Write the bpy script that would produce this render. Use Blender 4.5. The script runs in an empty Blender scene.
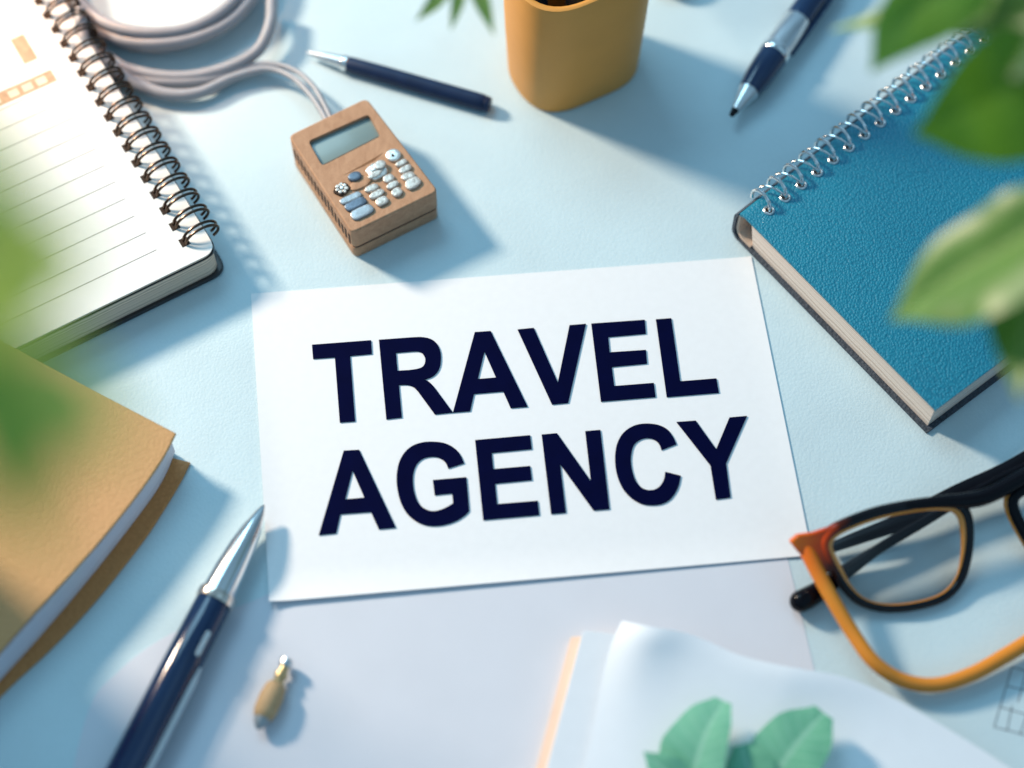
import bpy, bmesh, math, random
from mathutils import Vector, Matrix
from mathutils.geometry import intersect_line_plane
random.seed(7)
S = bpy.context.scene
COL = S.collection
R = math.radians
V = Vector

# ------------------------------------------------------------------ camera geometry (1 unit = 1 cm)
TILT, DIST, FPX = R(28), 69.0, 1800.0
CAM = V((0, -DIST*math.sin(TILT), DIST*math.cos(TILT)))
def at(px, py, z=0.0):
    """point of the horizontal plane at height z that a photo measurement belongs to"""
    xc, yc = (px-512)/FPX, -(py-384)/FPX
    d = V((xc, yc*math.cos(TILT)+math.sin(TILT), yc*math.sin(TILT)-math.cos(TILT)))
    return CAM + d*((z-CAM.z)/d.z)
VIEW = -CAM.normalized()

# ------------------------------------------------------------------ materials
def mat(name):
    m = bpy.data.materials.new(name); m.use_nodes = True
    nt = m.node_tree
    return m, nt, nt.nodes['Principled BSDF']
def node(nt, typ, **kw):
    n = nt.nodes.new(typ)
    for k, v in kw.items():
        if k.startswith('i_'): n.inputs[k[2:].replace('_', ' ')].default_value = v
        else: setattr(n, k, v)
    return n
def mixcol(nt, fac, a, b, blend='MIX'):
    n = nt.nodes.new('ShaderNodeMix'); n.data_type = 'RGBA'; n.blend_type = blend
    for i, v in ((0, fac), (6, a), (7, b)):
        if hasattr(v, 'is_linked'): nt.links.new(v, n.inputs[i])
        elif i == 0: n.inputs[0].default_value = v
        else: n.inputs[i].default_value = (*v, 1) if len(v) == 3 else v
    return n.outputs[2]
def ramp(nt, src, p0, p1, c0=(0, 0, 0), c1=(1, 1, 1)):
    r = nt.nodes.new('ShaderNodeValToRGB')
    r.color_ramp.elements[0].position = p0; r.color_ramp.elements[1].position = p1
    r.color_ramp.elements[0].color = (*c0, 1); r.color_ramp.elements[1].color = (*c1, 1)
    nt.links.new(src, r.inputs[0]); return r.outputs[0]
def coords(nt, scale=(1, 1, 1)):
    tc = nt.nodes.new('ShaderNodeTexCoord'); mp = nt.nodes.new('ShaderNodeMapping')
    mp.inputs['Scale'].default_value = scale
    nt.links.new(tc.outputs['Object'], mp.inputs[0]); return mp.outputs[0]
def simple(name, col, rough=.5, metal=0, var=.08, vscale=1.5, bump=0, bscale=20, coat=0, spec=.5, alpha=None):
    m, nt, b = mat(name)
    co = coords(nt)
    n = node(nt, 'ShaderNodeTexNoise', i_Scale=vscale, i_Detail=6.0); nt.links.new(co, n.inputs[0])
    c = mixcol(nt, ramp(nt, n.outputs[0], .3, .7), tuple(x*(1-var) for x in col), tuple(min(1, x*(1+var)) for x in col))
    nt.links.new(c, b.inputs['Base Color'])
    b.inputs['Roughness'].default_value = rough; b.inputs['Metallic'].default_value = metal
    b.inputs['Coat Weight'].default_value = coat; b.inputs['Specular IOR Level'].default_value = spec
    if bump:
        n2 = node(nt, 'ShaderNodeTexNoise', i_Scale=bscale, i_Detail=4.0); nt.links.new(co, n2.inputs[0])
        bp = node(nt, 'ShaderNodeBump', i_Strength=bump, i_Distance=.03)
        nt.links.new(n2.outputs[0], bp.inputs['Height']); nt.links.new(bp.outputs[0], b.inputs['Normal'])
    return m
def leather(name, col, col2, cell=7.0, strength=.5, rough=.55, dist=.03, stretch=(1, 1, 1), spec=.4):
    m, nt, b = mat(name)
    co = coords(nt, stretch)
    w = node(nt, 'ShaderNodeTexNoise', i_Scale=cell*.6, i_Detail=3.0); nt.links.new(co, w.inputs[0])
    add = node(nt, 'ShaderNodeVectorMath', operation='MULTIPLY_ADD')
    nt.links.new(w.outputs[1], add.inputs[0]); add.inputs[1].default_value = (.13/cell,)*3; nt.links.new(co, add.inputs[2])
    v = node(nt, 'ShaderNodeTexVoronoi', feature='SMOOTH_F1', i_Scale=cell, i_Smoothness=.35); nt.links.new(add.outputs[0], v.inputs[0])
    n = node(nt, 'ShaderNodeTexNoise', i_Scale=cell*3.0, i_Detail=3.0); nt.links.new(co, n.inputs[0])
    big = node(nt, 'ShaderNodeTexNoise', i_Scale=.25, i_Detail=4.0); nt.links.new(co, big.inputs[0])
    h = node(nt, 'ShaderNodeMath', operation='MULTIPLY_ADD'); nt.links.new(n.outputs[0], h.inputs[0]); h.inputs[1].default_value = .35
    inv = node(nt, 'ShaderNodeMath', operation='SUBTRACT'); inv.inputs[0].default_value = 1; nt.links.new(v.outputs[0], inv.inputs[1])
    nt.links.new(inv.outputs[0], h.inputs[2])
    c = mixcol(nt, ramp(nt, v.outputs[0], .15, .75), col, col2)
    c = mixcol(nt, ramp(nt, big.outputs[0], .3, .7), c, tuple(x*.9 for x in col))
    nt.links.new(c, b.inputs['Base Color'])
    bp = node(nt, 'ShaderNodeBump', i_Strength=strength, i_Distance=dist)
    nt.links.new(h.outputs[0], bp.inputs['Height']); nt.links.new(bp.outputs[0], b.inputs['Normal'])
    b.inputs['Roughness'].default_value = rough; b.inputs['Specular IOR Level'].default_value = spec
    return m
def page_edges(name, col, dark, freq=30.0):
    m, nt, b = mat(name)
    tc = nt.nodes.new('ShaderNodeTexCoord'); sp = nt.nodes.new('ShaderNodeSeparateXYZ'); nt.links.new(tc.outputs['Object'], sp.inputs[0])
    w = node(nt, 'ShaderNodeTexNoise', i_Scale=1.3, i_Detail=4.0); nt.links.new(tc.outputs['Object'], w.inputs[0])
    a = node(nt, 'ShaderNodeMath', operation='MULTIPLY_ADD'); nt.links.new(w.outputs[0], a.inputs[0]); a.inputs[1].default_value = .16; nt.links.new(sp.outputs[2], a.inputs[2])
    n = node(nt, 'ShaderNodeTexNoise', noise_dimensions='1D', i_Scale=freq, i_Detail=3.0); nt.links.new(a.outputs[0], n.inputs['W'])
    c = mixcol(nt, ramp(nt, n.outputs[0], .38, .6), dark, col)
    nt.links.new(c, b.inputs['Base Color']); b.inputs['Roughness'].default_value = .8
    bp = node(nt, 'ShaderNodeBump', i_Strength=.5, i_Distance=.02); nt.links.new(n.outputs[0], bp.inputs['Height']); nt.links.new(bp.outputs[0], b.inputs['Normal'])
    return m
def leafmat(name, lo, hi, mid, rough=.35, trans=.35, spec=.5):
    m, nt, b = mat(name)
    at_ = node(nt, 'ShaderNodeAttribute', attribute_name='tone')
    sp = nt.nodes.new('ShaderNodeSeparateColor'); nt.links.new(at_.outputs['Color'], sp.inputs[0])
    co = coords(nt)
    n = node(nt, 'ShaderNodeTexNoise', i_Scale=.8, i_Detail=5.0); nt.links.new(co, n.inputs[0])
    c = mixcol(nt, ramp(nt, n.outputs[0], .35, .68), lo, hi)
    c = mixcol(nt, ramp(nt, sp.outputs[0], .0, .12, (1, 1, 1), (0, 0, 0)), c, mid)
    wv = node(nt, 'ShaderNodeMath', operation='SINE'); mu = node(nt, 'ShaderNodeMath', operation='MULTIPLY_ADD')
    k = node(nt, 'ShaderNodeMath', operation='MULTIPLY'); k.inputs[1].default_value = -9
    nt.links.new(sp.outputs[0], k.inputs[0]); nt.links.new(sp.outputs[1], mu.inputs[0]); mu.inputs[1].default_value = 55; nt.links.new(k.outputs[0], mu.inputs[2])
    nt.links.new(mu.outputs[0], wv.inputs[0])
    c = mixcol(nt, ramp(nt, wv.outputs[0], .88, 1.0, (0, 0, 0), (.45, .45, .45)), c, mid)
    nt.links.new(c, b.inputs['Base Color'])
    b.inputs['Roughness'].default_value = rough; b.inputs['Specular IOR Level'].default_value = spec
    tr = node(nt, 'ShaderNodeBsdfTranslucent'); nt.links.new(c, tr.inputs[0])
    mx = node(nt, 'ShaderNodeMixShader'); mx.inputs[0].default_value = trans
    nt.links.new(b.outputs[0], mx.inputs[1]); nt.links.new(tr.outputs[0], mx.inputs[2])
    nt.links.new(mx.outputs[0], nt.nodes['Material Output'].inputs[0])
    return m
def glassmat(name, tint=(1, 1, 1), gl=.10):
    m, nt, b = mat(name)
    t = node(nt, 'ShaderNodeBsdfTransparent'); t.inputs[0].default_value = (*tint, 1)
    g = node(nt, 'ShaderNodeBsdfGlossy'); g.inputs['Roughness'].default_value = .02
    f = node(nt, 'ShaderNodeFresnel', i_IOR=1.45)
    mx = node(nt, 'ShaderNodeMixShader'); nt.links.new(f.outputs[0], mx.inputs[0])
    nt.links.new(t.outputs[0], mx.inputs[1]); nt.links.new(g.outputs[0], mx.inputs[2])
    nt.links.new(mx.outputs[0], nt.nodes['Material Output'].inputs[0])
    return m
def wood(name, a, bcol, sc=(1, 1, 1)):
    m, nt, b = mat(name)
    co = coords(nt, sc)
    n = node(nt, 'ShaderNodeTexNoise', i_Scale=2.2, i_Detail=8.0, i_Roughness=.65, i_Distortion=.6); nt.links.new(co, n.inputs[0])
    f = node(nt, 'ShaderNodeTexNoise', i_Scale=26.0, i_Detail=4.0); nt.links.new(co, f.inputs[0])
    c = mixcol(nt, ramp(nt, n.outputs[0], .32, .68), a, bcol)
    c = mixcol(nt, ramp(nt, f.outputs[0], .35, .7, (.35, .35, .35), (0, 0, 0)), c, tuple(x*.6 for x in a))
    nt.links.new(c, b.inputs['Base Color']); b.inputs['Roughness'].default_value = .6; b.inputs['Specular IOR Level'].default_value = .3
    bp = node(nt, 'ShaderNodeBump', i_Strength=.35, i_Distance=.02); nt.links.new(f.outputs[0], bp.inputs['Height']); nt.links.new(bp.outputs[0], b.inputs['Normal'])
    return m

M = {}
M['desk'] = leather('pale_blue_leatherette', (.59, .735, .79), (.565, .715, .77), cell=10.0, strength=.24, rough=.6, dist=.03, spec=.3)
M['card'] = simple('white_card', (.82, .83, .85), .75, var=.012, vscale=3, bump=.05, bscale=14, spec=.25)
M['lavender'] = simple('lavender_paper', (.65, .67, .735), .7, var=.015, vscale=.5, bump=.05, bscale=14, spec=.25)
M['ink'] = simple('navy_ink', (.0006, .0018, .026), .7, var=.1, spec=.03)
M['wood'] = wood('tan_wood', (.42, .225, .125), (.57, .335, .20), (1.6, .7, 1.6))
M['wood_dark'] = wood('carved_wood', (.20, .09, .035), (.27, .13, .055))
M['slot'] = simple('dark_gap', (.035, .018, .01), .9)
M['screen'] = simple('grey_green_display', (.20, .28, .28), .25, var=.04, vscale=.6)
M['nickel'] = simple('worn_nickel', (.72, .70, .66), .34, metal=.85, var=.15, vscale=6, bump=.5, bscale=7)
M['pearl'] = simple('pale_pebble', (.56, .50, .44), .34, metal=.55, var=.22, vscale=7, bump=.8, bscale=6)
M['steel_blue'] = simple('blue_grey_key', (.13, .17, .22), .35, metal=.5, var=.2, vscale=4, bump=.3, bscale=8)
M['steel_light'] = simple('light_grey_key', (.35, .38, .40), .35, metal=.5, var=.15, vscale=4, bump=.3, bscale=8)
M['cable'] = simple('grey_rubber', (.31, .32, .35), .38, var=.05, spec=.5)
M['navy'] = simple('navy_lacquer', (.004, .022, .075), .12, var=.12, vscale=.6, coat=.0, spec=.65)
M['navy_matte'] = simple('navy_grip', (.008, .022, .065), .42, var=.15, vscale=2, spec=.25)
M['chrome'] = simple('polished_silver', (.80, .80, .80), .16, metal=1, var=.03)
M['copper_silver'] = simple('rose_silver', (.80, .70, .62), .2, metal=1, var=.05)
M['silver'] = simple('satin_silver', (.72, .73, .74), .28, metal=1, var=.04)
M['black'] = simple('black_plastic', (.0025, .0025, .005), .16, var=.1, coat=.0, spec=.16)
M['black_matte'] = simple('matte_black', (.008, .008, .010), .5, var=.1, spec=.2)
M['copper'] = simple('copper_trim', (.55, .27, .14), .3, metal=.9, var=.1)
M['cup'] = simple('mustard_plastic', (.66, .30, .06), .5, var=.03, vscale=.6, bump=.05, bscale=12, spec=.35)
M['cream'] = simple('cream_ceramic', (.74, .72, .64), .35, var=.03)
M['teal'] = leather('teal_leather', (.004, .225, .345), (.003, .155, .255), cell=11.0, strength=.85, rough=.42, dist=.035, stretch=(1, .85, 1), spec=.55)
M['denim'] = leather('grey_cloth', (.075, .095, .125), (.03, .04, .055), cell=9, strength=.9, rough=.8, dist=.04)
M['pages_cream'] = page_edges('cream_page_block', (.86, .77, .69), (.55, .46, .39), 9)
M['endpaper'] = simple('cream_endpaper', (.64, .50, .40), .8, var=.05)
M['pages_white'] = page_edges('white_page_block', (.80, .65, .50), (.46, .36, .27), 12)
M['pages_lilac'] = page_edges('lilac_page_block', (.84, .80, .86), (.64, .60, .67), 10)
M['page'] = simple('ruled_page', (.86, .855, .83), .8, var=.01, vscale=2, spec=.2)
M['rule'] = simple('grey_rule', (.22, .21, .20), .9)
M['header'] = simple('ochre_print', (.56, .34, .22), .9, var=.15, vscale=4)
M['header_light'] = simple('pale_print', (.80, .66, .50), .9)
M['cover_black'] = simple('black_board', (.018, .018, .022), .4, var=.15, coat=.2)
M['wire_bronze'] = simple('bronze_wire', (.10, .065, .045), .25, metal=.9, var=.2, vscale=3)
M['tan'] = leather('tan_leather', (.60, .33, .135), (.53, .28, .11), cell=8, strength=.38, rough=.55, dist=.03)
M['tan_back'] = leather('brown_leather', (.62, .27, .085), (.50, .20, .06), cell=7, strength=.6, rough=.55)
M['peach'] = simple('peach_paper', (.78, .56, .43), .7, var=.03)
M['sheet'] = simple('pale_blue_paper', (.74, .785, .84), .6, var=.015, spec=.3)
M['amber'] = simple('amber_acetate', (.70, .25, .03), .2, var=.12, vscale=1.2, coat=.5)
M['red_amber'] = simple('red_amber_acetate', (.55, .07, .008), .15, var=.25, vscale=2.5, coat=.6)
M['lens'] = glassmat('clear_lens', (.995, .997, 1))
M['print'] = simple('grey_pencil', (.22, .27, .30), .9)
M['leaf_bright'] = leafmat('bright_green_leaf', (.065, .19, .004), (.10, .25, .008), (.14, .30, .02), .4, .35)
M['leaf_dark'] = leafmat('dark_green_leaf', (.028, .09, .008), (.05, .14, .012), (.08, .18, .03), .4, .25)
M['leaf_pale'] = leafmat('glossy_green_leaf', (.075, .19, .02), (.13, .27, .045), (.26, .38, .13), .40, .25, .6)
M['leaf_yellow'] = leafmat('yellow_green_leaf', (.40, .53, .10), (.50, .60, .15), (.5, .6, .2), .5, .65)
M['leaf_mid'] = leafmat('mid_green_leaf', (.13, .31, .035), (.18, .38, .05), (.24, .43, .09), .5, .5)
M['leaf_frond'] = leafmat('pale_green_frond', (.16, .30, .06), (.22, .38, .09), (.3, .45, .15), .5, .45)
M['leaf_mint'] = leafmat('mint_leaf', (.165, .46, .31), (.205, .52, .36), (.31, .60, .46), .7, .2, .2)
M['leaf_mint_dark'] = leafmat('deep_mint_leaf', (.13, .40, .26), (.17, .46, .31), (.28, .55, .42), .7, .2, .2)
M['stem'] = simple('green_stem', (.09, .14, .03), .6, var=.2)
M['terracotta'] = simple('terracotta', (.42, .17, .09), .8, var=.1)
M['soil'] = simple('dark_soil', (.03, .02, .012), .95, var=.4, vscale=6, bump=.8, bscale=8)

def acetate(name, a, bcol, axis_from, axis_to, mids=((.45, (.42, .035, .004)), (.75, (.05, .008, .003)))):
    m, nt, b = mat(name)
    tc = nt.nodes.new('ShaderNodeTexCoord')
    d = node(nt, 'ShaderNodeVectorMath', operation='DISTANCE'); nt.links.new(tc.outputs['Object'], d.inputs[0]); d.inputs[1].default_value = axis_from
    n = node(nt, 'ShaderNodeTexNoise', i_Scale=2.5, i_Detail=4.0); nt.links.new(tc.outputs['Object'], n.inputs[0])
    s_ = node(nt, 'ShaderNodeMath', operation='MULTIPLY_ADD'); nt.links.new(n.outputs[0], s_.inputs[0]); s_.inputs[1].default_value = .5; nt.links.new(d.outputs['Value'], s_.inputs[2])
    k = node(nt, 'ShaderNodeMath', operation='MULTIPLY'); k.inputs[1].default_value = 1/axis_to; nt.links.new(s_.outputs[0], k.inputs[0])
    r = nt.nodes.new('ShaderNodeValToRGB'); e = r.color_ramp.elements
    e[0].position = .12; e[0].color = (*a, 1); e[1].position = 1.0; e[1].color = (*bcol, 1)
    for p_, c_ in mids:
        x = e.new(p_); x.color = (*c_, 1)
    nt.links.new(k.outputs[0], r.inputs[0]); nt.links.new(r.outputs[0], b.inputs['Base Color'])
    b.inputs['Roughness'].default_value = .14; b.inputs['Specular IOR Level'].default_value = .3
    return m

# ------------------------------------------------------------------ object helpers
def tag(o, label=None, cat=None, group=None, kind=None):
    if label: o['label'] = label
    if cat: o['category'] = cat
    if group: o['group'] = group
    if kind: o['kind'] = kind
    return o
def thing(name, label, cat, loc, group=None):
    o = bpy.data.objects.new(name, None); COL.objects.link(o); o.location = loc; o.empty_display_size = .5
    return tag(o, label, cat, group)
def wloc(o):
    p = V((0, 0, 0))
    while o is not None: p = p + o.location; o = o.parent
    return p
def obj(name, bm, m, parent=None, smooth=35, label=None):
    off = wloc(parent)
    if off.length: bmesh.ops.translate(bm, vec=-off, verts=bm.verts)
    bmesh.ops.recalc_face_normals(bm, faces=bm.faces)
    for f in bm.faces: f.smooth = True
    for e in bm.edges:
        if len(e.link_faces) == 2:
            ang_ = e.calc_face_angle(0)
            if ang_ > R(smooth) or (ang_ > R(1) and max(len(f.verts) for f in e.link_faces) > 4): e.smooth = False
    me = bpy.data.meshes.new(name); bm.to_mesh(me); bm.free()
    me.materials.append(m)
    o = bpy.data.objects.new(name, me); COL.objects.link(o)
    if parent is not None: o.parent = parent
    if label: o['label'] = label
    return o
def crom(pts, n=8, closed=False):
    """Catmull-Rom through pts (Vectors of any dim or tuples)"""
    P = [V(p) for p in pts]; N = len(P); out = []
    rng = range(N) if closed else range(N-1)
    for i in rng:
        p1, p2 = P[i], P[(i+1) % N]
        p0 = P[(i-1) % N] if closed or i > 0 else p1*2-p2
        p3 = P[(i+2) % N] if closed or i+2 < N else p2*2-p1
        for k in range(n):
            t = k/n
            out.append(.5*((2*p1)+(p2-p0)*t+(2*p0-5*p1+4*p2-p3)*t*t+(3*p1-p0-3*p2+p3)*t**3))
    if not closed: out.append(P[-1].copy())
    return out
def add_tube(bm, pts, rad, seg=10, closed=False, flat=None, up=None, cap=True):
    """tube of (possibly varying) radius; flat=(a,b): scales across / along the up vector"""
    N = len(pts)
    if not hasattr(rad, '__len__'): rad = [rad]*N
    rings = []; prev = None
    for i, p in enumerate(pts):
        a = pts[(i-1) % N] if closed or i > 0 else p
        b = pts[(i+1) % N] if closed or i < N-1 else p
        t = (b-a).normalized()
        if up is not None: n = (up - t*up.dot(t)).normalized()
        elif prev is None: n = t.orthogonal().normalized()
        else: n = (prev - t*prev.dot(t)).normalized()
        prev = n; s = t.cross(n)
        fa, fb = flat or (1, 1)
        rings.append([bm.verts.new(p + (s*math.cos(2*math.pi*k/seg)*fa + n*math.sin(2*math.pi*k/seg)*fb)*rad[i]) for k in range(seg)])
    for i in range(N if closed else N-1):
        A, B = rings[i], rings[(i+1) % N]
        for k in range(seg): bm.faces.new((A[k], A[(k+1) % seg], B[(k+1) % seg], B[k]))
    if not closed and cap:
        bm.faces.new(rings[0][::-1]); bm.faces.new(rings[-1])
    return bm
def tube(pts, rad, **k): return add_tube(bmesh.new(), pts, rad, **k)
def lathe(p0, ax, prof, seg=28, bm=None, sy=1):
    """surface of revolution about p0 + s*ax, prof = [(s, r)...]"""
    bm = bm or bmesh.new(); ax = ax.normalized()
    n = ax.orthogonal().normalized(); s = ax.cross(n); rings = []
    for d, r in prof:
        rings.append([bm.verts.new(p0+ax*d+(n*math.cos(2*math.pi*k/seg)+s*math.sin(2*math.pi*k/seg))*max(r, 1e-3)) for k in range(seg)])
    for A, B in zip(rings, rings[1:]):
        for k in range(seg): bm.faces.new((A[k], A[(k+1) % seg], B[(k+1) % seg], B[k]))
    bm.faces.new(rings[0][::-1]); bm.faces.new(rings[-1])
    return bm
def prism(poly, z0, z1, bev=0, seg=2, bm=None):
    new = bmesh.new()
    b = [new.verts.new((p[0], p[1], z0)) for p in poly]; t = [new.verts.new((p[0], p[1], z1)) for p in poly]
    n = len(poly); new.faces.new(b[::-1]); new.faces.new(t)
    for i in range(n): new.faces.new((b[i], b[(i+1) % n], t[(i+1) % n], t[i]))
    bmesh.ops.recalc_face_normals(new, faces=new.faces)
    if bev:
        es = [e for e in new.edges if abs(e.verts[0].co.z-e.verts[1].co.z) < 1e-6]
        bmesh.ops.bevel(new, geom=es, offset=bev, segments=seg, affect='EDGES', profile=.5)
    if bm is not None:
        me = bpy.data.meshes.new('tmp'); new.to_mesh(me); bm.from_mesh(me); bpy.data.meshes.remove(me); new.free(); return bm
    return new
def rounded(poly, r, n=6):
    out = []; N = len(poly); P = [V((p[0], p[1])) for p in poly]
    rr = r if hasattr(r, '__len__') else [r]*N
    for i in range(N):
        a, b, c = P[i-1], P[i], P[(i+1) % N]
        if rr[i] <= 0: out.append(b); continue
        u, w = (a-b).normalized(), (c-b).normalized()
        p, q = b+u*rr[i], b+w*rr[i]
        for k in range(n+1):
            t = k/n; out.append((1-t)**2*p+2*t*(1-t)*b+t*t*q)
    return out
def offset_frame(o, ex, ey):
    return lambda x, y, z: V((o.x+ex.x*x+ey.x*y, o.y+ex.y*x+ey.y*y, z))
def sheet(fn, nu, nv, thick=.012):
    bm = bmesh.new()
    g = [[bm.verts.new(fn(i/nu, j/nv)) for j in range(nv+1)] for i in range(nu+1)]
    for i in range(nu):
        for j in range(nv): bm.faces.new((g[i][j], g[i+1][j], g[i+1][j+1], g[i][j+1]))
    bmesh.ops.recalc_face_normals(bm, faces=bm.faces)
    if sum(f.normal.z for f in bm.faces) < 0: bmesh.ops.reverse_faces(bm, faces=bm.faces)
    bmesh.ops.solidify(bm, geom=bm.faces[:], thickness=thick)
    return bm
def leaf(mid, wl, wr=None, facing=None, cup=.18, n=28, m=6, wave=.0, tip=1.0, seed=0):
    """leaf blade: mid = midrib points, wl / wr half-widths at evenly spaced stations"""
    rnd = random.Random(seed); wr = wr or wl
    P = crom(mid, max(2, n//(len(mid)-1)))
    N = len(P); facing = facing or -VIEW
    def prof(w, t):
        x = t*(len(w)-1); i = min(int(x), len(w)-2); f = x-i
        p0 = w[i-1] if i > 0 else w[0]; p3 = w[i+2] if i+2 < len(w) else w[-1]-.15
        p1, p2 = w[i], w[i+1]
        return max(.015, .5*(2*p1+(p2-p0)*f+(2*p0-5*p1+4*p2-p3)*f*f+(3*p1-p0-3*p2+p3)*f**3))
    bm = bmesh.new(); ca = bm.loops.layers.float_color.new('tone'); rows = []; info = {}
    ph = rnd.random()*6
    for i, p in enumerate(P):
        t = i/(N-1)
        d = (P[min(i+1, N-1)]-P[max(i-1, 0)]).normalized()
        up = (facing-d*facing.dot(d)).normalized(); s = d.cross(up)
        row = []
        for j in range(-m, m+1):
            q = j/m; w = prof(wl, t) if q < 0 else prof(wr, t)
            ww = abs(q)*w
            v = bm.verts.new(p + s*(q*w) + up*(cup*ww*(1.6-abs(q)*.9) + wave*math.sin(t*17+ph+q*2)*abs(q)*w))
            info[v] = (abs(q), t); row.append(v)
        rows.append(row)
    for A, B in zip(rows, rows[1:]):
        for k in range(2*m):
            f = bm.faces.new((A[k], A[k+1], B[k+1], B[k]))
            for lp in f.loops: a, t = info[lp.vert]; lp[ca] = (a, t, 0, 1)
    return bm

# ------------------------------------------------------------------ desk
bm = prism([(-75, -60), (75, -60), (75, 75), (-75, 75)], -3, 0)
tag(obj('desk', bm, M['desk']), kind='structure')
desk = bpy.data.objects['desk']

# lavender sheet under the card
lp = [at(*p) for p in [(330, 500), (780, 520), (787, 556), (815, 672), (846, 815)]]
lc = [at(*p) for p in crom([(60, 830), (88, 712), (118, 672), (160, 640), (210, 617), (262, 597), (330, 560)], 6)]
lav = obj('paper_sheet', prism([(p.x, p.y) for p in lp]+[(p.x, p.y) for p in lc], .004, .018), M['lavender'])
tag(lav, 'large lavender paper sheet lying flat beneath the lower edge of the white card', 'paper sheet')

# faint printed grid on the desk, bottom right
bm = bmesh.new()
def pline(a, b, w=.05):
    A, B = at(*a), at(*b); d = (B-A).normalized(); s = V((-d.y, d.x, 0))*w/2
    vs = [bm.verts.new((p.x, p.y, .005)) for p in (A-s, B-s, B+s, A+s)]; bm.faces.new(vs)
for a, b in [((1012, 667), (994, 727)), ((1040, 676), (1020, 735)), ((1012, 667), (1045, 676)), ((1007, 686), (1040, 694)), ((1000, 707), (1032, 716)), ((994, 727), (1026, 735)), ((1026, 672), (1018, 702)), ((1012, 706), (1007, 731))]: pline(a, b)
obj('printed_grid', bm, M['print'], desk)

# ------------------------------------------------------------------ white card with raised lettering
c00, c10, c11, c01 = at(251, 294), at(751, 257), at(812, 556), at(270, 604)
CZ = .03
def cardfn(u, v):
    p = (c00*(1-u)+c10*u)*(1-v)+(c01*(1-u)+c11*u)*v
    z = CZ + .16*max(0, (v-.9)/.1)**2*(.35+.65*(1-u)) + .10*max(0, (.05-u)/.05)**2*v
    z += .03*max(0, (u-.95)/.05)**2
    return V((p.x, p.y, z))
card = thing('title_card', 'white rectangular card printed with large navy capital letters at the centre of the desk', 'card', (c00+c11)/2)
obj('card_sheet', sheet(cardfn, 60, 60, .016), M['card'], card)
K = 230/1024
GL = {
 'T': ((300, 310), [[(53,154),(316,134),(320,194),(223,203),(245,494),(177,499),(155,209),(58,216)]]),
 'R': ((300, 310), [[(351,132),(500,121),(540,120),(575,126),(600,140),(617,162),(626,190),(627,225),(622,253),(610,276),(588,296),(552,309),(566,314),(584,328),(602,349),(680,455),(600,463),(527,363),(510,345),(492,335),(470,331),(440,332),(453,477),(384,485)],
        [(427,189),(500,183),(525,183),(543,190),(555,207),(558,223),(554,241),(543,254),(520,262),(485,267),(434,270)]]),
 'A': ((300, 310), [[(778,98),(849,93),(1013,429),(938,435),(905,361),(774,372),(757,449),(681,455)], [(821,183),(873,300),(791,307)]]),
 'V': ((510, 310), [[(34,86),(106,79),(213,322),(265,67),(338,61),(259,412),(187,419)]]),
 'E': ((510, 310), [[(362,60),(600,43),(605,104),(437,119),(444,188),(605,177),(610,237),(453,252),(464,338),(640,324),(648,386),(405,406)]]),
 'L': ((510, 310), [[(650,41),(718,36),(758,317),(919,304),(930,367),(698,386)]]),
 'A2': ((310, 420), [[(150,136),(219,132),(382,478),(306,485),(271,408),(135,418),(116,503),(39,511)], [(189,223),(242,345),(156,353)]]),
 'G': ((310, 420), [[(686,191),(615,214),(605,190),(585,172),(560,163),(530,163),(500,172),(475,195),(461,230),(458,270),(463,315),(476,355),(495,383),(525,401),(555,405),(590,396),(620,381),(637,370),(633,325),(555,333),(547,267),(696,254),(709,403),(690,423),(655,446),(610,463),(560,471),(510,466),(465,445),(428,410),(402,360),(388,300),(386,245),(396,190),(420,145),(455,115),(500,99),(550,96),(600,103),(640,123),(668,152)]]),
 'E2': ((310, 420), [[(735,89),(980,67),(987,128),(809,145),(816,218),(980,204),(988,266),(824,282),(833,374),(1014,359),(1021,422),(771,444)]]),
 'N': ((530, 405), [[(52,131),(120,125),(271,338),(246,116),(313,110),(354,462),(283,468),(134,262),(160,478),(94,484)]]),
 'C': ((530, 405), [[(652,173),(586,199),(577,175),(560,157),(535,147),(510,147),(485,156),(464,175),(453,205),(449,245),(455,290),(468,330),(488,360),(515,376),(545,378),(570,368),(588,348),(598,325),(602,297),(671,314),(663,355),(645,393),(620,422),(585,440),(540,445),(495,438),(450,412),(412,368),(388,310),(379,250),(383,190),(400,145),(428,112),(470,89),(520,82),(570,88),(610,107),(635,137)]]),
 'Y': ((530, 405), [[(653,75),(738,69),(829,196),(888,55),(966,48),(873,259),(893,410),(828,419),(804,268)]]),
}
SMOOTH = {'G': (1, 17, 20, 39), 'C': (1, 18, 19, 37), }
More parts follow.
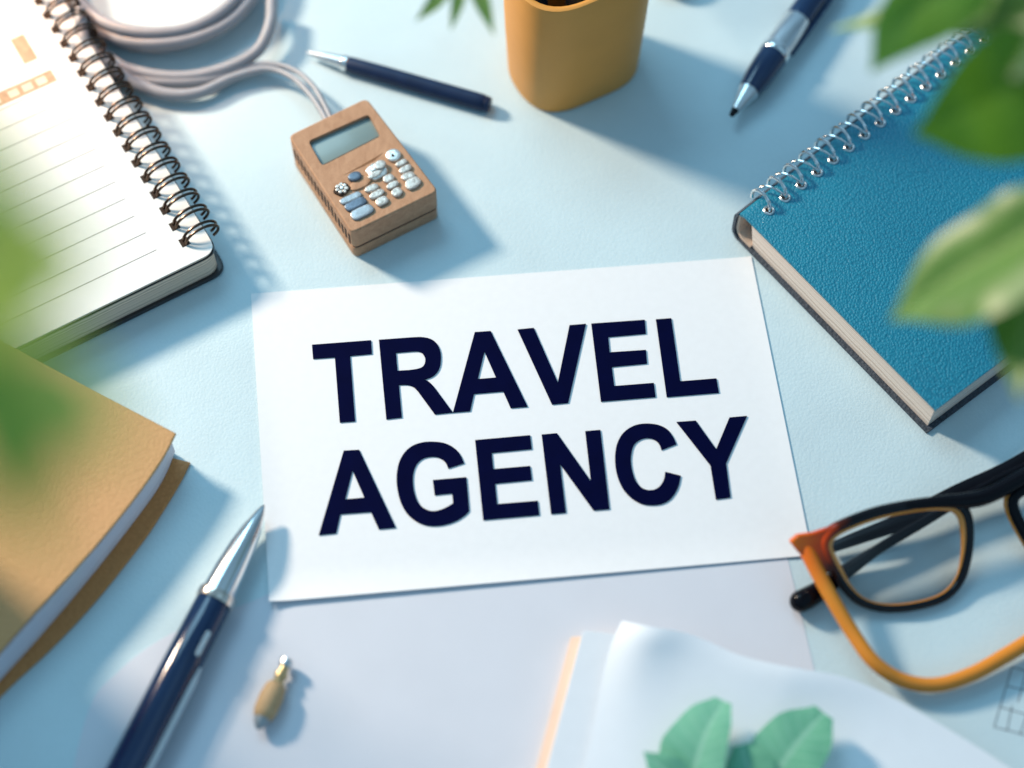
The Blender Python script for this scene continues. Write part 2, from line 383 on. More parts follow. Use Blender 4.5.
for key, (o, loops) in GL.items():
    bm = bmesh.new(); z0, z1 = CZ+.002, CZ+.05; es = []
    for lpn in loops:
        L = [V(p) for p in lpn]
        if key in ('G', 'C'):
            a, b, c_, d = SMOOTH[key]
            if key == 'G': L = [L[0]]+crom(L[1:18], 3)+L[18:21]+[L[21]]+crom(L[22:]+[L[0]], 3)[:-1]
            else: L = [L[0]]+crom(L[1:19], 3)+crom(L[19:]+[L[0]], 3)[:-1]
        elif key == 'R':
            if len(L) > 15: L = [L[0]]+crom(L[1:12], 3)+crom(L[11:15], 3)[1:]+[L[15], L[16]]+crom(L[17:21], 3)+L[21:]
            else: L = [L[0]]+crom(L[1:10], 3)+[L[10]]
        L2 = []
        for p in L:
            if not L2 or (p-L2[-1]).length > .5: L2.append(p)
        vs = [bm.verts.new(at(o[0]+p[0]*K, o[1]+p[1]*K, z1)) for p in L2]
        es += [bm.edges.new((vs[i], vs[(i+1) % len(vs)])) for i in range(len(vs))]
    bmesh.ops.triangle_fill(bm, use_beauty=True, use_dissolve=False, edges=es)
    ret = bmesh.ops.extrude_face_region(bm, geom=bm.faces[:])
    bmesh.ops.translate(bm, vec=(0, 0, z0-z1), verts=[v for v in ret['geom'] if isinstance(v, bmesh.types.BMVert)])
    obj('letter', bm, M['ink'], card, label='navy capital letter '+key[0])

# ------------------------------------------------------------------ small wooden calculator
H = 1.9
q = [at(288, 135.5, H), at(366.5, 97.5, H), at(438.5, 191, H), at(351.5, 233, H)]   # back-left, back-right, front-right, front-left
def cq(u, v): return (q[0]*(1-u)+q[1]*u)*(1-v)+(q[3]*(1-u)+q[2]*u)*v
def cpx(px, py, z=H):
    return at(px, py, z)
calc = thing('calculator', 'small tan wooden calculator with a grey screen and odd metal buttons', 'calculator', cq(.5, .5)*1)
calc.location.z = 0
ring = [cq(0, 0), cq(1, 0), cq(1, 1), cq(0, 1)]
def inset(poly, d):
    c = sum((V((p[0], p[1])) for p in poly), V((0, 0)))/len(poly); out = []
    for i in range(len(poly)):
        a, b, e = [V((poly[k % len(poly)][0], poly[k % len(poly)][1])) for k in (i-1, i, i+1)]
        u, w = (a-b).normalized(), (e-b).normalized(); s = math.sin(math.acos(max(-1, min(1, u.dot(w)))))
        out.append(b+(u+w)*d/s)
    return out
base = inset(ring, .0)
up_body = prism(rounded(base, .28), .73, H, .08, 4)
# the screen recess is cut as a real pocket: ring of faces built round the opening
body_up = obj('upper_shell', up_body, M['wood'], calc)
scr = [(308, 141), (368.5, 114), (381, 136), (322, 166)]
cut = obj('pocket', prism(rounded([cpx(*p) for p in scr], .18, 4), H-.22, H+.3), M['wood'], calc)
md = body_up.modifiers.new('recess', 'BOOLEAN'); md.object = cut; md.operation = 'DIFFERENCE'; md.solver = 'EXACT'
dg = bpy.context.evaluated_depsgraph_get()
nm = bpy.data.meshes.new_from_object(body_up.evaluated_get(dg)); body_up.modifiers.clear(); body_up.data = nm
b_ = bmesh.new(); b_.from_mesh(nm)
for e in b_.edges:
    if len(e.link_faces) == 2 and e.calc_face_angle(0) > R(1) and (e.calc_face_angle(0) > R(35) or max(len(f.verts) for f in e.link_faces) > 4 or max(f.calc_area() for f in e.link_faces) > .4): e.smooth = False
b_.to_mesh(nm); b_.free()
bpy.data.objects.remove(cut)
obj('lower_shell', prism(rounded(inset(ring, .01), .28), .0, .63, .05, 3), M['wood'], calc)
obj('seam', prism(rounded(inset(ring, .05), .25), .60, .80), M['slot'], calc)
obj('screen', prism([ (p.x, p.y) for p in (cpx(*s, H-.2) for s in inset(scr, .3))], H-.225, H-.17, .02), M['screen'], calc)
ux = (cq(1, .7)-cq(0, .7)).normalized(); uy = (cq(.5, 0)-cq(.5, 1)).normalized()
Z = 5.908
def pebble(zx, zy, w, h, m, zh=.09, power=2.6, irr=.06, rot=0, lift=0, name='button', par=calc):
    c = cpx(330+zx/Z, 130+zy/Z, H+.02); rnd = random.Random(int(zx*31+zy))
    a = ux.copy(); b = uy.copy()
    if rot: a, b = ux*math.cos(rot)+uy*math.sin(rot), uy*math.cos(rot)-ux*math.sin(rot)
    W, Hh = w/Z/25.5/2*1.0, h/Z/25.5/2*1.15
    bm = bmesh.new(); rows = []; n = 22; ph = [1+irr*rnd.uniform(-1, 1) for _ in range(n)]
    zh *= .8
    for s, zz in ((1.0, -.04), (1.0, zh*.55), (.96, zh*.85), (.88, zh*.98), (.5, zh)):
        row = []
        for k in range(n):
            t = 2*math.pi*k/n; ct, st = math.cos(t), math.sin(t)
            r = (abs(ct)**power+abs(st)**power)**(-1/power)*ph[k]*(1+irr*math.sin(2*t+zx))
            row.append(bm.verts.new(c+a*(ct*r*W*s)+b*(st*r*Hh*s)+V((0, 0, zz+lift))))
        rows.append(row)
    for A, B in zip(rows, rows[1:]):
        for k in range(n): bm.faces.new((A[k], A[(k+1) % n], B[(k+1) % n], B[k]))
    bm.faces.new(rows[-1]); bm.faces.new(rows[0][::-1])
    return obj(name, bm, m, par, 50)
b0 = pebble(375, 153, 92, 78, M['nickel'], .12, 2.1, .01)
pebble(372, 158, 16, 13, M['slot'], .02, 2, 0, lift=.125, name='dimple', par=b0)
for a in [(422, 198, 75, 36), (446, 234, 82, 42), (462, 276, 84, 48)]: pebble(*a, M['pearl'], .1, 3.2, .05)
pebble(490, 316, 104, 66, M['pearl'], .1, 2.6, .07)
for a in [(347, 290, 66, 54), (370, 328, 84, 38), (395, 371, 72, 52)]: pebble(*a, M['pearl'], .1, 2.6, .06)
for a in [(247, 347, 84, 46), (277, 383, 96, 46), (307, 424, 86, 50)]: pebble(*a, M['pearl'], .1, 2.6, .06)
fl = pebble(70, 352, 92, 78, M['slot'], .07, 2, .1)
for k in range(7):
    t = k*2*math.pi/7
    pebble(70+math.cos(t)*27, 350+math.sin(t)*22, 26, 22, M['pearl'], .06, 2, .1, lift=.06, name='petal', par=fl)
pebble(70, 350, 22, 20, M['nickel'], .08, 2, .05, lift=.08, name='petal', par=fl)
pebble(182, 314, 140, 62, M['wood'], .06, 2.2, .08)
pebble(147, 281, 80, 58, M['steel_blue'], .13, 2.3, .04, lift=.03)
wc = pebble(275, 246, 140, 92, M['nickel'], .12, 2.2, .1)
pebble(262, 232, 60, 40, M['nickel'], .07, 2, .12, lift=.09, name='shell', par=wc)
pebble(296, 218, 74, 56, M['pearl'], .09, 2.1, .03, lift=.11, name='shell', par=wc)
pebble(270, 268, 100, 36, M['pearl'], .07, 2.2, .1, lift=.07, name='shell', par=wc)
pebble(122, 404, 138, 42, M['steel_light'], .07, 4, .03)
pebble(152, 440, 132, 58, M['steel_blue'], .09, 4, .03)
pebble(190, 486, 138, 66, M['steel_light'], .08, 4, .04)
g0, g1 = [at(330+x/Z, 130+y/Z, H) for x, y in ((78, 268), (315, 134))]
gd = (g1-g0); gs = V((-gd.y, gd.x, 0)).normalized()
if gs.y < 0: gs = -gs
obj('groove', prism([g0, g0+gd*.5-gs*.10, g0+gd*.72-gs*.12, g1, g0+gd*.5-gs*.01], H-.01, H+.006), M['wood_dark'], calc)
bm = bmesh.new()
ed = (cq(0, 1)-cq(0, 0)); ln = ed.length; ed.normalize(); out = V((ed.y, -ed.x, 0))
if out.dot(cq(0, .5)-cq(1, .5)) < 0: out = -out
for i in range(17):
    s = .35+i*(ln-.75)/16; p = cq(0, 0)+ed*s+out*.003; zz = .82; hh = .56 + .16*random.random()
    w = .15+.03*random.random()
    v = [bm.verts.new(V((p.x, p.y, 0))+ed*a+V((0, 0, b))+out*c) for c in (-.05, .006) for a, b in ((0, zz-.06), (w, zz-.06), (w+.03, zz+hh), (.03, zz+hh))]
    bm.faces.new(v[4:]);
    for k in range(4): bm.faces.new((v[k], v[(k+1) % 4], v[4+(k+1) % 4], v[4+k]))
obj('side_vent', bm, M['slot'], calc)

# ------------------------------------------------------------------ coiled grey cable
cc = at(163, -32, .5)
cab = thing('coiled_cable', 'coiled thick grey cable ending in thin wires at the wooden calculator', 'cable', V((cc.x, cc.y, 0)))
pts = []
loops = [  # (centre px, rx cm, ry cm, z)
 ((163, -25), 4.0, 4.05, .32), ((171, -22), 4.35, 4.25, .36), ((162, -28), 3.85, 3.95, .8), ((173, -20), 4.4, 4.35, .86), ((166, -25), 4.1, 4.2, 1.2)]
NL = len(loops)
for li, (cp, rx, ry, z) in enumerate(loops):
    nx = loops[min(li+1, NL-1)]
    for k in range(16):
        t = k/16; f = t
        c = at(*cp)*(1-f)+at(*nx[0])*f; a = R(200)+t*2*math.pi
        rxx, ryy = rx*(1-f)+nx[1]*f, ry*(1-f)+nx[2]*f
        pts.append(V((c.x+math.cos(a)*rxx, c.y+math.sin(a)*ryy, z*(1-f)+nx[3]*f+.05*math.sin(5*a+li))))
obj('coil', tube(crom(pts, 3), .27, seg=14), M['cable'], cab)
for pl_, r0, r1 in (([(80, 10, 1.6), (84, 40, 1.4), (104, 63, 1.0), (133, 82, .62), (166, 94, .45), (199, 93, .42), (232, 78, .45), (266, 69, .6), (290, 76, .85), (308, 92, 1.0), (322, 112, 1.08), (330, 128, 1.1)], .27, .13),
                    ([(66, 10, .8), (80, 45, .5), (105, 68, .34), (135, 78, .30), (170, 82, .30), (205, 80, .32), (236, 71, .42), (268, 64, .55), (294, 70, .8), (313, 86, 1.0), (325, 106, 1.08), (334, 126, 1.1)], .26, .115),
                    ([(100, 52, .6), (125, 68, .5), (160, 76, .42), (195, 76, .42), (232, 66, .55), (258, 50, .75), (270, 25, .95), (272, 0, 1.0)], .26, .26)):
    c_ = crom([at(*p) for p in pl_], 8); n_ = len(c_)
    obj('lead', tube(c_, [r0+(r1-r0)*max(0, min(1, (k/n_-.42)/.25)) for k in range(n_)], seg=14), M['cable'], cab)

# ------------------------------------------------------------------ pens
def pen_axis(p_tip, p_end, r):
    a, b = at(*p_tip, r), at(*p_end, r); return a, (b-a)
def lpart(name, a, d, prof, m, root, seg=32): return obj(name, lathe(a, d, prof, seg), m, root, 40)
# slim pen at the top
a, d = pen_axis((308, 52.5), (490, 105), .34); L = d.length
pen = thing('ballpoint_pen', 'slim navy pen with silver tip lying beside the mustard cup', 'pen', V((a.x, a.y, 0)))
lpart('tip', a, d, [(0, .06), (.25, .12), (1.0, .24), (1.55, .29)], M['silver'], pen)
lpart('tip_ring', a, d, [(1.55, .31), (1.6, .345), (1.78, .345), (1.82, .31)], M['chrome'], pen)
lpart('barrel', a, d, [(1.82, .31), (1.9, .335), (3.5, .36), (L-.6, .37), (L-.3, .365), (L-.22, .33)], M['navy_matte'], pen)
lpart('end_cap', a, d, [(L-.22, .30), (L-.16, .34), (L-.02, .31), (L, .27)], M['navy_matte'], pen)
# silver and navy pen at the upper right
a, d = pen_axis((731, 116), (816, -6), .62); L = d.length+4
pen = thing('ballpoint_pen', 'thick silver and navy pen pointing its black nib down left of the blue notebook', 'pen', V((a.x, a.y, 0)))
lpart('nib', a, d, [(0, 0.062), (.06, 0.112), (.35, 0.163), (.38, 0.150)], M['black_matte'], pen)
lpart('cone', a, d, [(.36, 0.175), (.9, 0.300), (1.45, 0.450), (1.5, 0.450)], M['silver'], pen)
lpart('grip', a, d, [(1.5, 0.463), (2.2, 0.562), (3.0, 0.613), (3.6, 0.625)], M['navy'], pen)
lpart('ring', a, d, [(3.6, 0.650), (3.66, 0.681), (3.95, 0.681), (4.0, 0.650)], M['chrome'], pen)
lpart('barrel', a, d, [(4.0, 0.625), (4.6, 0.625), (5.8, 0.600), (5.85, 0.575)], M['silver'], pen)
lpart('upper_barrel', a, d, [(5.85, 0.562), (6.0, 0.587), (L, 0.562)], M['navy'], pen)
dn = d.normalized(); sd = V((dn.y, -dn.x, 0))
obj('clip', tube([a+dn*s+sd*(.66+.05*math.sin((s-4.2)/3))+V((0, 0, .05)) for s in [4.1+i*.25 for i in range(18)]], .09, seg=8), M['navy'], pen)
# big pen at lower left
a, d = pen_axis((264, 505), (124, 776), .66); dn = d.normalized(); sd = V((-dn.y, dn.x, 0))
if sd.x < 0: sd = -sd
L = d.length+4
pen = thing('ballpoint_pen', 'large glossy navy pen with a pointed silver tip beside the brown leather book', 'pen', V((a.x, a.y, 0)))
a.z = .66
lpart('tip', a, d, [(0, .04), (.1, .10), (.4, .21), (1.0, .36), (1.8, .49), (2.8, .58), (3.75, .62)], M['chrome'], pen, 48)
lpart('ring', a, d, [(3.72, .62), (3.74, .70), (3.82, .715), (4.02, .715), (4.1, .70), (4.12, .64)], M['copper_silver'], pen, 48)
lpart('barrel', a, d, [(4.1, .63), (4.16, .655), (7, .68), (L, .68)], M['navy'], pen, 48)
cl0 = a+dn*5.7+sd*.18+V((0, 0, .66))
cb = bmesh.new(); bmesh.ops.create_cube(cb, size=1)
bmesh.ops.scale(cb, vec=(.22, 1.0, .14), verts=cb.verts); bmesh.ops.bevel(cb, geom=cb.edges[:], offset=.05, segments=3, affect='EDGES')
bmesh.ops.rotate(cb, matrix=Matrix.Rotation(math.atan2(dn.y, dn.x)-R(90), 3, 'Z') , verts=cb.verts)
bmesh.ops.translate(cb, vec=a+dn*5.75+sd*.47+V((0, 0, .47)), verts=cb.verts)
obj('clip_button', cb, M['chrome'], pen)
obj('clip', tube([a+dn*s+sd*(.70)+V((0, 0, .14)) for s in [6.5+i*.6 for i in range(16)]], [.06]+[.15]*15, seg=10), M['silver'], pen)

# little wooden peg with metal ends
a, d = pen_axis((288, 659), (257.5, 729), .42); L = d.length
peg = thing('wooden_peg', 'tiny tan wooden peg with brass neck and grey metal point on the lavender paper', 'peg', V((a.x, a.y, 0)))
lpart('knob', a, d, [(0, .18), (.05, .25), (.22, .26), (.3, .2)], M['silver'], peg)
lpart('neck', a, d, [(.3, .17), (.5, .17), (.55, .23), (.7, .23), (.75, .18), (.9, .22), (1.0, .3)], simple('brass', (.55, .42, .22), .35, metal=.8), peg)
lpart('body', a, d, [(.98, .30), (1.1, .37), (1.5, .425), (2.0, .41), (2.25, .34), (2.28, .30)], wood('pale_peg_wood', (.50, .31, .155), (.62, .42, .23)), peg)
lpart('point', a, d, [(2.28, .29), (2.45, .25), (L-.05, .13), (L, .06)], M['steel_light'], peg)

# ------------------------------------------------------------------ mustard pen cup
c0 = at(573, 66)
ang = R(28); HC = 6.75
def cupring(w, h, r, z):
    base = rounded([(-w, -h), (w, -h), (w, h), (-w, h)], r, 10)
    return [V((c0.x+p[0]*math.cos(ang)-p[1]*math.sin(ang), c0.y+p[0]*math.sin(ang)+p[1]*math.cos(ang), z)) for p in base]
cup = thing('pen_cup', 'mustard yellow rounded pen cup standing at the top edge', 'pen cup', V((c0.x, c0.y, 0)))
bm = bmesh.new(); rows = []
W0, H0 = 2.72, 2.05
for w, h, r, z in [(W0-.16, H0-.16, 1.8, 0), (W0-.04, H0-.04, 1.95, .05), (W0, H0, 2.0, .18), (W0+.10, H0+.08, 2.0, 3), (W0+.2, H0+.16, 2.05, HC-.12), (W0+.18, H0+.14, 2.05, HC-.02), (W0+.1, H0+.06, 2.0, HC), (W0-.04, H0-.08, 1.9, HC-.02), (W0-.1, H0-.14, 1.85, HC-.14), (W0-.2, H0-.25, 1.5, .5), (W0-.5, H0-.5, 1.3, .4)]:
    rows.append([bm.verts.new(p) for p in cupring(w, h, r, z)])
n = len(rows[0])
for A, B in zip(rows, rows[1:]):
    for k in range(n): bm.faces.new((A[k], A[(k+1) % n], B[(k+1) % n], B[k]))
bm.faces.new(rows[0][::-1]); bm.faces.new(rows[-1])
obj('cup_wall', bm, M['cup'], cup, 60)
for i, (ox, oy, lx, ly, m, lab) in enumerate([(-1.2, -.5, -.10, .16, 'navy', 'dark navy pen standing at the left inside the mustard cup'), (-.1, -.35, .03, .14, 'steel_blue', 'grey blue pen standing in the middle of the mustard cup'), (1.0, -.1, .12, .12, 'black', 'black pen standing at the right inside the mustard cup')]):
    b = V((c0.x+ox, c0.y+oy, .55)); dd = V((lx, ly, 1))
    t = thing('standing_pen', lab, 'pen', b, 'pens standing in the cup')
    obj('barrel', lathe(b, dd, [(0, .3), (.4, .42), (8.6, .44), (8.7, .36)], 24), M[m], t)
    obj('cap', lathe(b, dd, [(8.7, .36), (8.75, .42), (9.9, .38), (10, .3)], 24), M['silver'], t)

# cream dish behind the cup
p = at(668, -22)
dish = lathe(V((p.x, p.y, 0)), V((0, 0, 1)), [(0, .75), (.05, .85), (.35, 1.0), (.8, 1.1), (.85, 1.05), (.8, .98), (.3, .85)], 40)
tag(obj('cream_dish', dish, M['cream']), 'small round cream dish behind the mustard cup', 'dish')

# ------------------------------------------------------------------ palm frond at the top edge
fr = thing('palm_frond', 'green pointed frond tips hanging in at the top edge left of the cup', 'frond', at(452, -60))
for i, (b, m_, t_, w) in enumerate([((462, -60, 16.5), (442, -8, 16), (416, 21, 15.4), .27), ((464, -60, 16.5), (460, -10, 16), (451, 30, 15.4), .24), ((462, -60, 16.5), (478, -10, 16), (494, 35, 15.4), .29)]):
    P = [at(*b), at(*m_), at(*t_)]
    obj('leaflet', leaf(P, [.1, w, w*.85, .02], cup=.3, seed=i), M['leaf_frond'], fr)
obj('stalk', tube(crom([at(462, -60, 16.5), at(464, -120, 14.5), at(462, -220, 8), at(460, -290, 0)], 6), .2, seg=8), M['stem'], fr)

# ------------------------------------------------------------------ blue spiral notebook
HB = 1.75
A = at(739, 211, HB); B = at(935.5, 410, HB)
e1 = (B-A); WB = e1.length; e1.normalize(); e2 = V((-e1.y, e1.x, 0))     # e1 across the cover, e2 along the spine
LB = 15.5
sp_ = (at(979.5, 18, HB)-at(737, 209, HB)).normalized()     # the bound edge flares a little from the open edge
nb = lambda x, y, z: A + e1*x + (sp_*(1-x/WB)+e2*(x/WB))*y + V((0, 0, z-HB))
book = thing('spiral_notebook', 'teal blue leather notebook with silver spiral rings at the upper right', 'notebook', nb(WB/2, LB/2, 0)-V((0, 0, 0)))
def profile_solid(prof, y0, y1, bev=0):
    """extrude a closed (x,z) profile along the spine"""
    bm = bmesh.new()
    a = [bm.verts.new(nb(x, y0, z)) for x, z in prof]; b = [bm.verts.new(nb(x, y1, z)) for x, z in prof]
    bm.faces.new(a); bm.faces.new(b[::-1]); n = len(prof)
    for i in range(n): bm.faces.new((a[i], b[i], b[(i+1) % n], a[(i+1) % n]))
    return bm
fc = [nb(x, y, 0) for x, y in ((.25, 0), (WB, 0), (WB, LB), (.25, LB))]
top_prof = [(WB, HB), (WB, HB-.10), (.45, HB-.10), (.25, HB-.14), (.12, HB-.24), (.03, HB-.2), (.06, HB-.12), (.18, HB-.03), (.4, HB)]
obj('front_cover', profile_solid(top_prof, 0, LB), M['teal'], book, 50)
def arc(cx, cz, r, a0, a1, n): return [(cx+r*math.cos(R(a0+(a1-a0)*k/n)), cz+r*math.sin(R(a0+(a1-a0)*k/n))) for k in range(n+1)]
outer = [(WB+.1, 0), (.45, 0)]+arc(.3, .45, .45, 262, 180, 6)+[(-.15, HB-.55)]+arc(.2, HB-.45, .35, 180, 120, 4)
inner = [(.06, HB-.2)]+arc(.25, HB-.5, .27, 150, 180, 3)+[(-.02, .5)]+arc(.32, .46, .33, 190, 262, 6)+[(.5, .13), (WB+.1, .13)]
obj('back_cover', profile_solid(outer+inner, -.06, LB+.06), M['denim'], book, 50)
pp = [(.3, .2), (.62, .14), (WB-.12, .14), (WB-.12, HB-.11), (.62, HB-.11)]
obj('page_block', profile_solid([(.95, .14), (WB-.1, .14), (WB-.1, HB-.11), (.62, HB-.11)], .14, LB-.14), M['pages_cream'], book)
obj('endpaper', profile_solid([(.02, HB-.24), (.0, .55), (.1, .3), (.34, .15), (.9, .14), (.9, .24), (.45, .27), (.2, .42), (.12, .6), (.13, HB-.24)], .03, LB-.03), M['endpaper'], book)
hx = []
pA, pB = at(768.5, 208, HB), at(996, 33, HB)
NR = 15
for i in range(NR):
    yv = .95 + i*.91; xh = .76
    c = nb(xh, yv, HB)
    obj('eyelet', tube([c+(e1*math.cos(t)+e2*math.sin(t))*.18+V((0, 0, .012)) for t in [2*math.pi*k/18 for k in range(18)]], .055, seg=8, closed=True), M['silver'], book)
    obj('hole', prism([(c+(e1*math.cos(t)+e2*math.sin(t))*.15).xy for t in [2*math.pi*k/18 for k in range(18)]], HB+.001, HB+.006), M['slot'], book)
    bm = bmesh.new(); cx, rx = .27, .52
    pts = []
    for k in range(25):
        t = k/24; a_ = R(-10)+t*R(220)
        pts.append(nb(cx+rx*math.cos(a_), yv-.03+.14*math.sin(math.pi*t), HB+.02+.42*math.sin(a_)))
    add_tube(bm, pts, .07, seg=8)
    pts = []
    for k in range(19 if i else 0):
        t = k/18; a_ = R(-6)+t*R(165)
        pts.append(nb(cx+.02+rx*.98*math.cos(a_), yv+.05-.80*(t**1.1)*.75, HB+.02+.36*math.sin(a_)))
    if pts: add_tube(bm, pts, .05, seg=8)
    obj('ring', bm, M['chrome'], book)

# ------------------------------------------------------------------ white spiral notebook
HW = 1.6
C = at(217, 250.5, HW); D = at(20, 346, HW)
f1 = (D-C).normalized(); f2 = V((f1.y, -f1.x, 0))     # f1 along the bottom edge to the left, f2 up the bound edge
if f2.y < 0: f2 = -f2
nw = lambda x, y, z: C + f1*x + f2*y + V((0, 0, z-HW))
WW, LW = 13.0, 17.0
wn = thing('ruled_notebook', 'open white ruled notepad with bronze double wire rings at the upper left', 'notebook', nw(WW/2, LW/2, 0))
def slab(x0, y0, x1, y1, r, z0, z1, bev=0): return prism(rounded([nw(x0, y0, 0), nw(x1, y0, 0), nw(x1, y1, 0), nw(x0, y1, 0)], [r, .2, .2, r], 8), z0, z1, bev)
obj('back_cover', slab(-.2, -.14, WW, LW, .7, 0, .17, .05), M['cover_black'], wn)
obj('page_block', slab(.02, .04, WW-.1, LW-.1, .6, .172, HW-.19), M['pages_white'], wn)
obj('divider', slab(-.06, -.03, WW-.05, LW-.05, .6, HW-.188, HW-.15), M['cover_black'], wn)
obj('page_block', slab(.03, .02, WW-.1, LW-.1, .6, HW-.148, HW-.03), M['pages_white'], wn)
obj('top_page', slab(.0, .0, WW-.1, LW-.1, .6, HW-.028, HW), M['page'], wn)
bm = bmesh.new()
def flatrect(bm, x0, y0, x1, y1, z): bm.faces.new([bm.verts.new(nw(x, y, z)) for x, y in ((x0, y0), (x1, y0), (x1, y1), (x0, y1))])
def wloc2(px, py):
    p = at(px, py, HW)-C; return p.dot(f1), p.dot(f2)
for i in range(11):
    y_ = 1.22+i*.93; flatrect(bm, 2.0+random.uniform(0, .1), y_, 11.5, y_+.034, HW+.003)
obj('ruled_line', bm, M['rule'], wn)
hx_, hy_ = wloc2(54, 75)
hd = bmesh.new(); flatrect(hd, hx_, hy_-.33, hx_+6, hy_+.33, HW+.003); hb = obj('printed_header', hd, M['header'], wn)
hd = bmesh.new()
for k in range(3): flatrect(hd, hx_+.35+k*.62, hy_-.2, hx_+.78+k*.62, hy_+.18, HW+.006)
flatrect(hd, hx_+2.4, hy_-.2, hx_+4.2, hy_+.18, HW+.006)
obj('header_box', hd, M['header_light'], hb)
hx_, hy_ = wloc2(24, 49)
hd = bmesh.new(); flatrect(hd, hx_-.3, hy_-.75, hx_+.3, hy_+.75, HW+.003); obj('printed_block', hd, M['header'], wn)
for i in range(21):
    yv = 1.0 + i*.872
    if yv > LW-.6: break
    xh = .90
    obj('punch_hole', prism([nw(xh+a, yv+b, 0) for a, b in ((-.16, -.20), (.19, -.20), (.19, .20), (-.16, .20))], HW+.001, HW+.006), M['slot'], wn)
    bm = bmesh.new()
    for dy in (-.105, .115):
        pts = [nw(xh+.02-.72+.72*math.cos(a_)*1.0, yv+dy+.10*t-.04, HW+.0+.50*math.sin(a_)) for t, a_ in [(k/20, R(2)+k/20*R(228)) for k in range(21)]]
        add_tube(bm, pts, .060, seg=8)
    obj('ring', bm, M['wire_bronze'], wn)

# ------------------------------------------------------------------ tan leather book
HT = 1.75
tb = thing('leather_book', 'tan leather bound book with brown back cover at the lower left', 'book', at(40, 520))
e_up = crom([(176, 433), (163, 458), (141, 490), (107, 533), (72, 573), (30, 618), (0, 652), (-60, 722)], 5)
topc = [at(p[0], p[1], HT) for p in e_up]
topc = [at(-200, 235, HT), at(20, 350, HT), at(100, 393, HT)]+topc+[at(-200, 728, HT)]
obj('front_cover', prism([(p.x, p.y) for p in topc], HT-.14, HT, .045, 3), M['tan'], tb)
pg = [(169, 437), (160, 459), (145, 484), (110, 530), (72, 577), (28, 628), (-4, 663), (-64, 730)]
pgw = [at(-200, 245, HT-.2), at(20, 356, HT-.2), at(100, 398, HT-.2)]+[at(x, y-2, HT-.2) for x, y in crom(pg, 5)]+[at(-200, 738, HT-.2)]
obj('page_block', prism([(p.x, p.y) for p in pgw], .16, HT-.141), M['pages_lilac'], tb)
e_lo = crom([(190, 462), (181, 480), (165, 507), (141, 543), (95, 601), (50, 649), (0, 696), (-60, 764)], 5)
lowc = [at(-200, 265, .15), at(20, 385, .15), at(150, 452, .15)]+[at(p[0], p[1], .15) for p in e_lo]+[at(-200, 760, .15)]
obj('back_cover', prism([(p.x, p.y) for p in lowc], 0, .15, .045, 3), M['tan_back'], tb)

# ------------------------------------------------------------------ loose papers at the bottom
def quad_px(ps, z): return [(p.x, p.y) for p in (at(a, b, z) for a, b in ps)]
tag(obj('peach_sheet', prism(quad_px([(571, 637), (640, 632), (640, 860), (512, 860)], .3), .02, .32, .03), M['peach']), 'peach coloured pad whose edge shows left of the pale papers', 'paper pad')
tag(obj('paper_stack', prism(rounded(quad_px([(583, 630), (672, 640), (760, 860), (522, 860)], .75), [.15, 0, 0, 0]), .322, .75, .02), M['sheet']), 'pale blue paper stack between the peach pad and the curled top sheet', 'paper stack')
te = crom([(622, 621), (652, 627), (690, 634), (740, 655), (790, 667), (840, 676), (890, 696), (950, 730), (1010, 768), (1070, 810)], 6)
le = crom([(622, 621), (610, 648), (600, 690), (590, 740), (575, 800), (560, 860)], 6)
def ip(L, t):
    x = t*(len(L)-1); i = min(int(x), len(L)-2); return L[i].lerp(L[i+1], x-i)
def topsheet(u, v):
    a, b = ip(te, u), ip(le, v)
    p = a+(b-le[0])
    z = .85 + .55*math.exp(-((u-.10)/.14)**2)*math.exp(-(v/.30)**2) + .5*math.exp(-((u-.5)/.2)**2)*math.exp(-(v/.25)**2)*.6 - .0
    z += .35*math.exp(-((u-.2)/.25)**2)*math.exp(-((v-.1)/.5)**2)
    z -= .55*max(0, u-.45)
    return at(p[0], p[1], max(.08, z))
tag(obj('curled_sheet', sheet(topsheet, 60, 40, .02), simple('white_blue_paper', (.81, .85, .90), .6, var=.01, spec=.3)), 'pale blue paper sheet with a curled corner lying on top of the stack', 'paper sheet')

# mint leaves on the papers
sp1 = thing('leaf_sprig', 'mint green lobed leaf lying left on the curled paper sheet', 'leaf', at(690, 768, 1.0))
ld = at(700, 800, 1.3)
obj('leaf', leaf([at(688, 800, 1.1), at(696, 765, 1.6), at(708, 730, 1.9), at(724, 701, 1.9)], [.45, 1.05, 1.35, 1.15, .85, .35], [.45, .95, .95, .85, .65, .3], facing=V((-.3,-.1,.95)), cup=.14, wave=.05, seed=3), M['leaf_mint'], sp1)
obj('leaf', leaf([at(690, 800, 1.1), at(670, 775, 1.5), at(644, 752, 1.6)], [.3, .65, .55, .03], cup=.2, wave=.04, seed=4), M['leaf_mint'], sp1)
obj('stem', tube([at(688, 796, 1.1), at(688, 820, 1.0), at(690, 850, .95)], .09, seg=8), M['stem'], sp1)
sp2 = thing('leaf_sprig', 'deeper green pair of leaves lying right on the curled paper sheet', 'leaf', at(770, 780, 1.0))
obj('leaf', leaf([at(762, 800, 1.1), at(780, 768, 1.5), at(800, 740, 1.7), at(824, 713, 1.7)], [.4, .95, 1.25, 1.2, .95, .4], [.4, .9, 1.15, 1.15, .95, .4], facing=V((-.3,-.1,.95)), cup=.16, wave=.05, seed=5), M['leaf_mint_dark'], sp2)
obj('leaf', leaf([at(756, 805, 1.1), at(750, 775, 1.5), at(741, 745, 1.6)], [.35, .8, .75, .3], [.35, .85, .8, .3], cup=.2, wave=.03, seed=6), M['leaf_mint_dark'], sp2)
obj('stem', tube([at(758, 800, 1.1), at(756, 825, 1.0), at(752, 850, .9)], .09, seg=8), M['stem'], sp2)

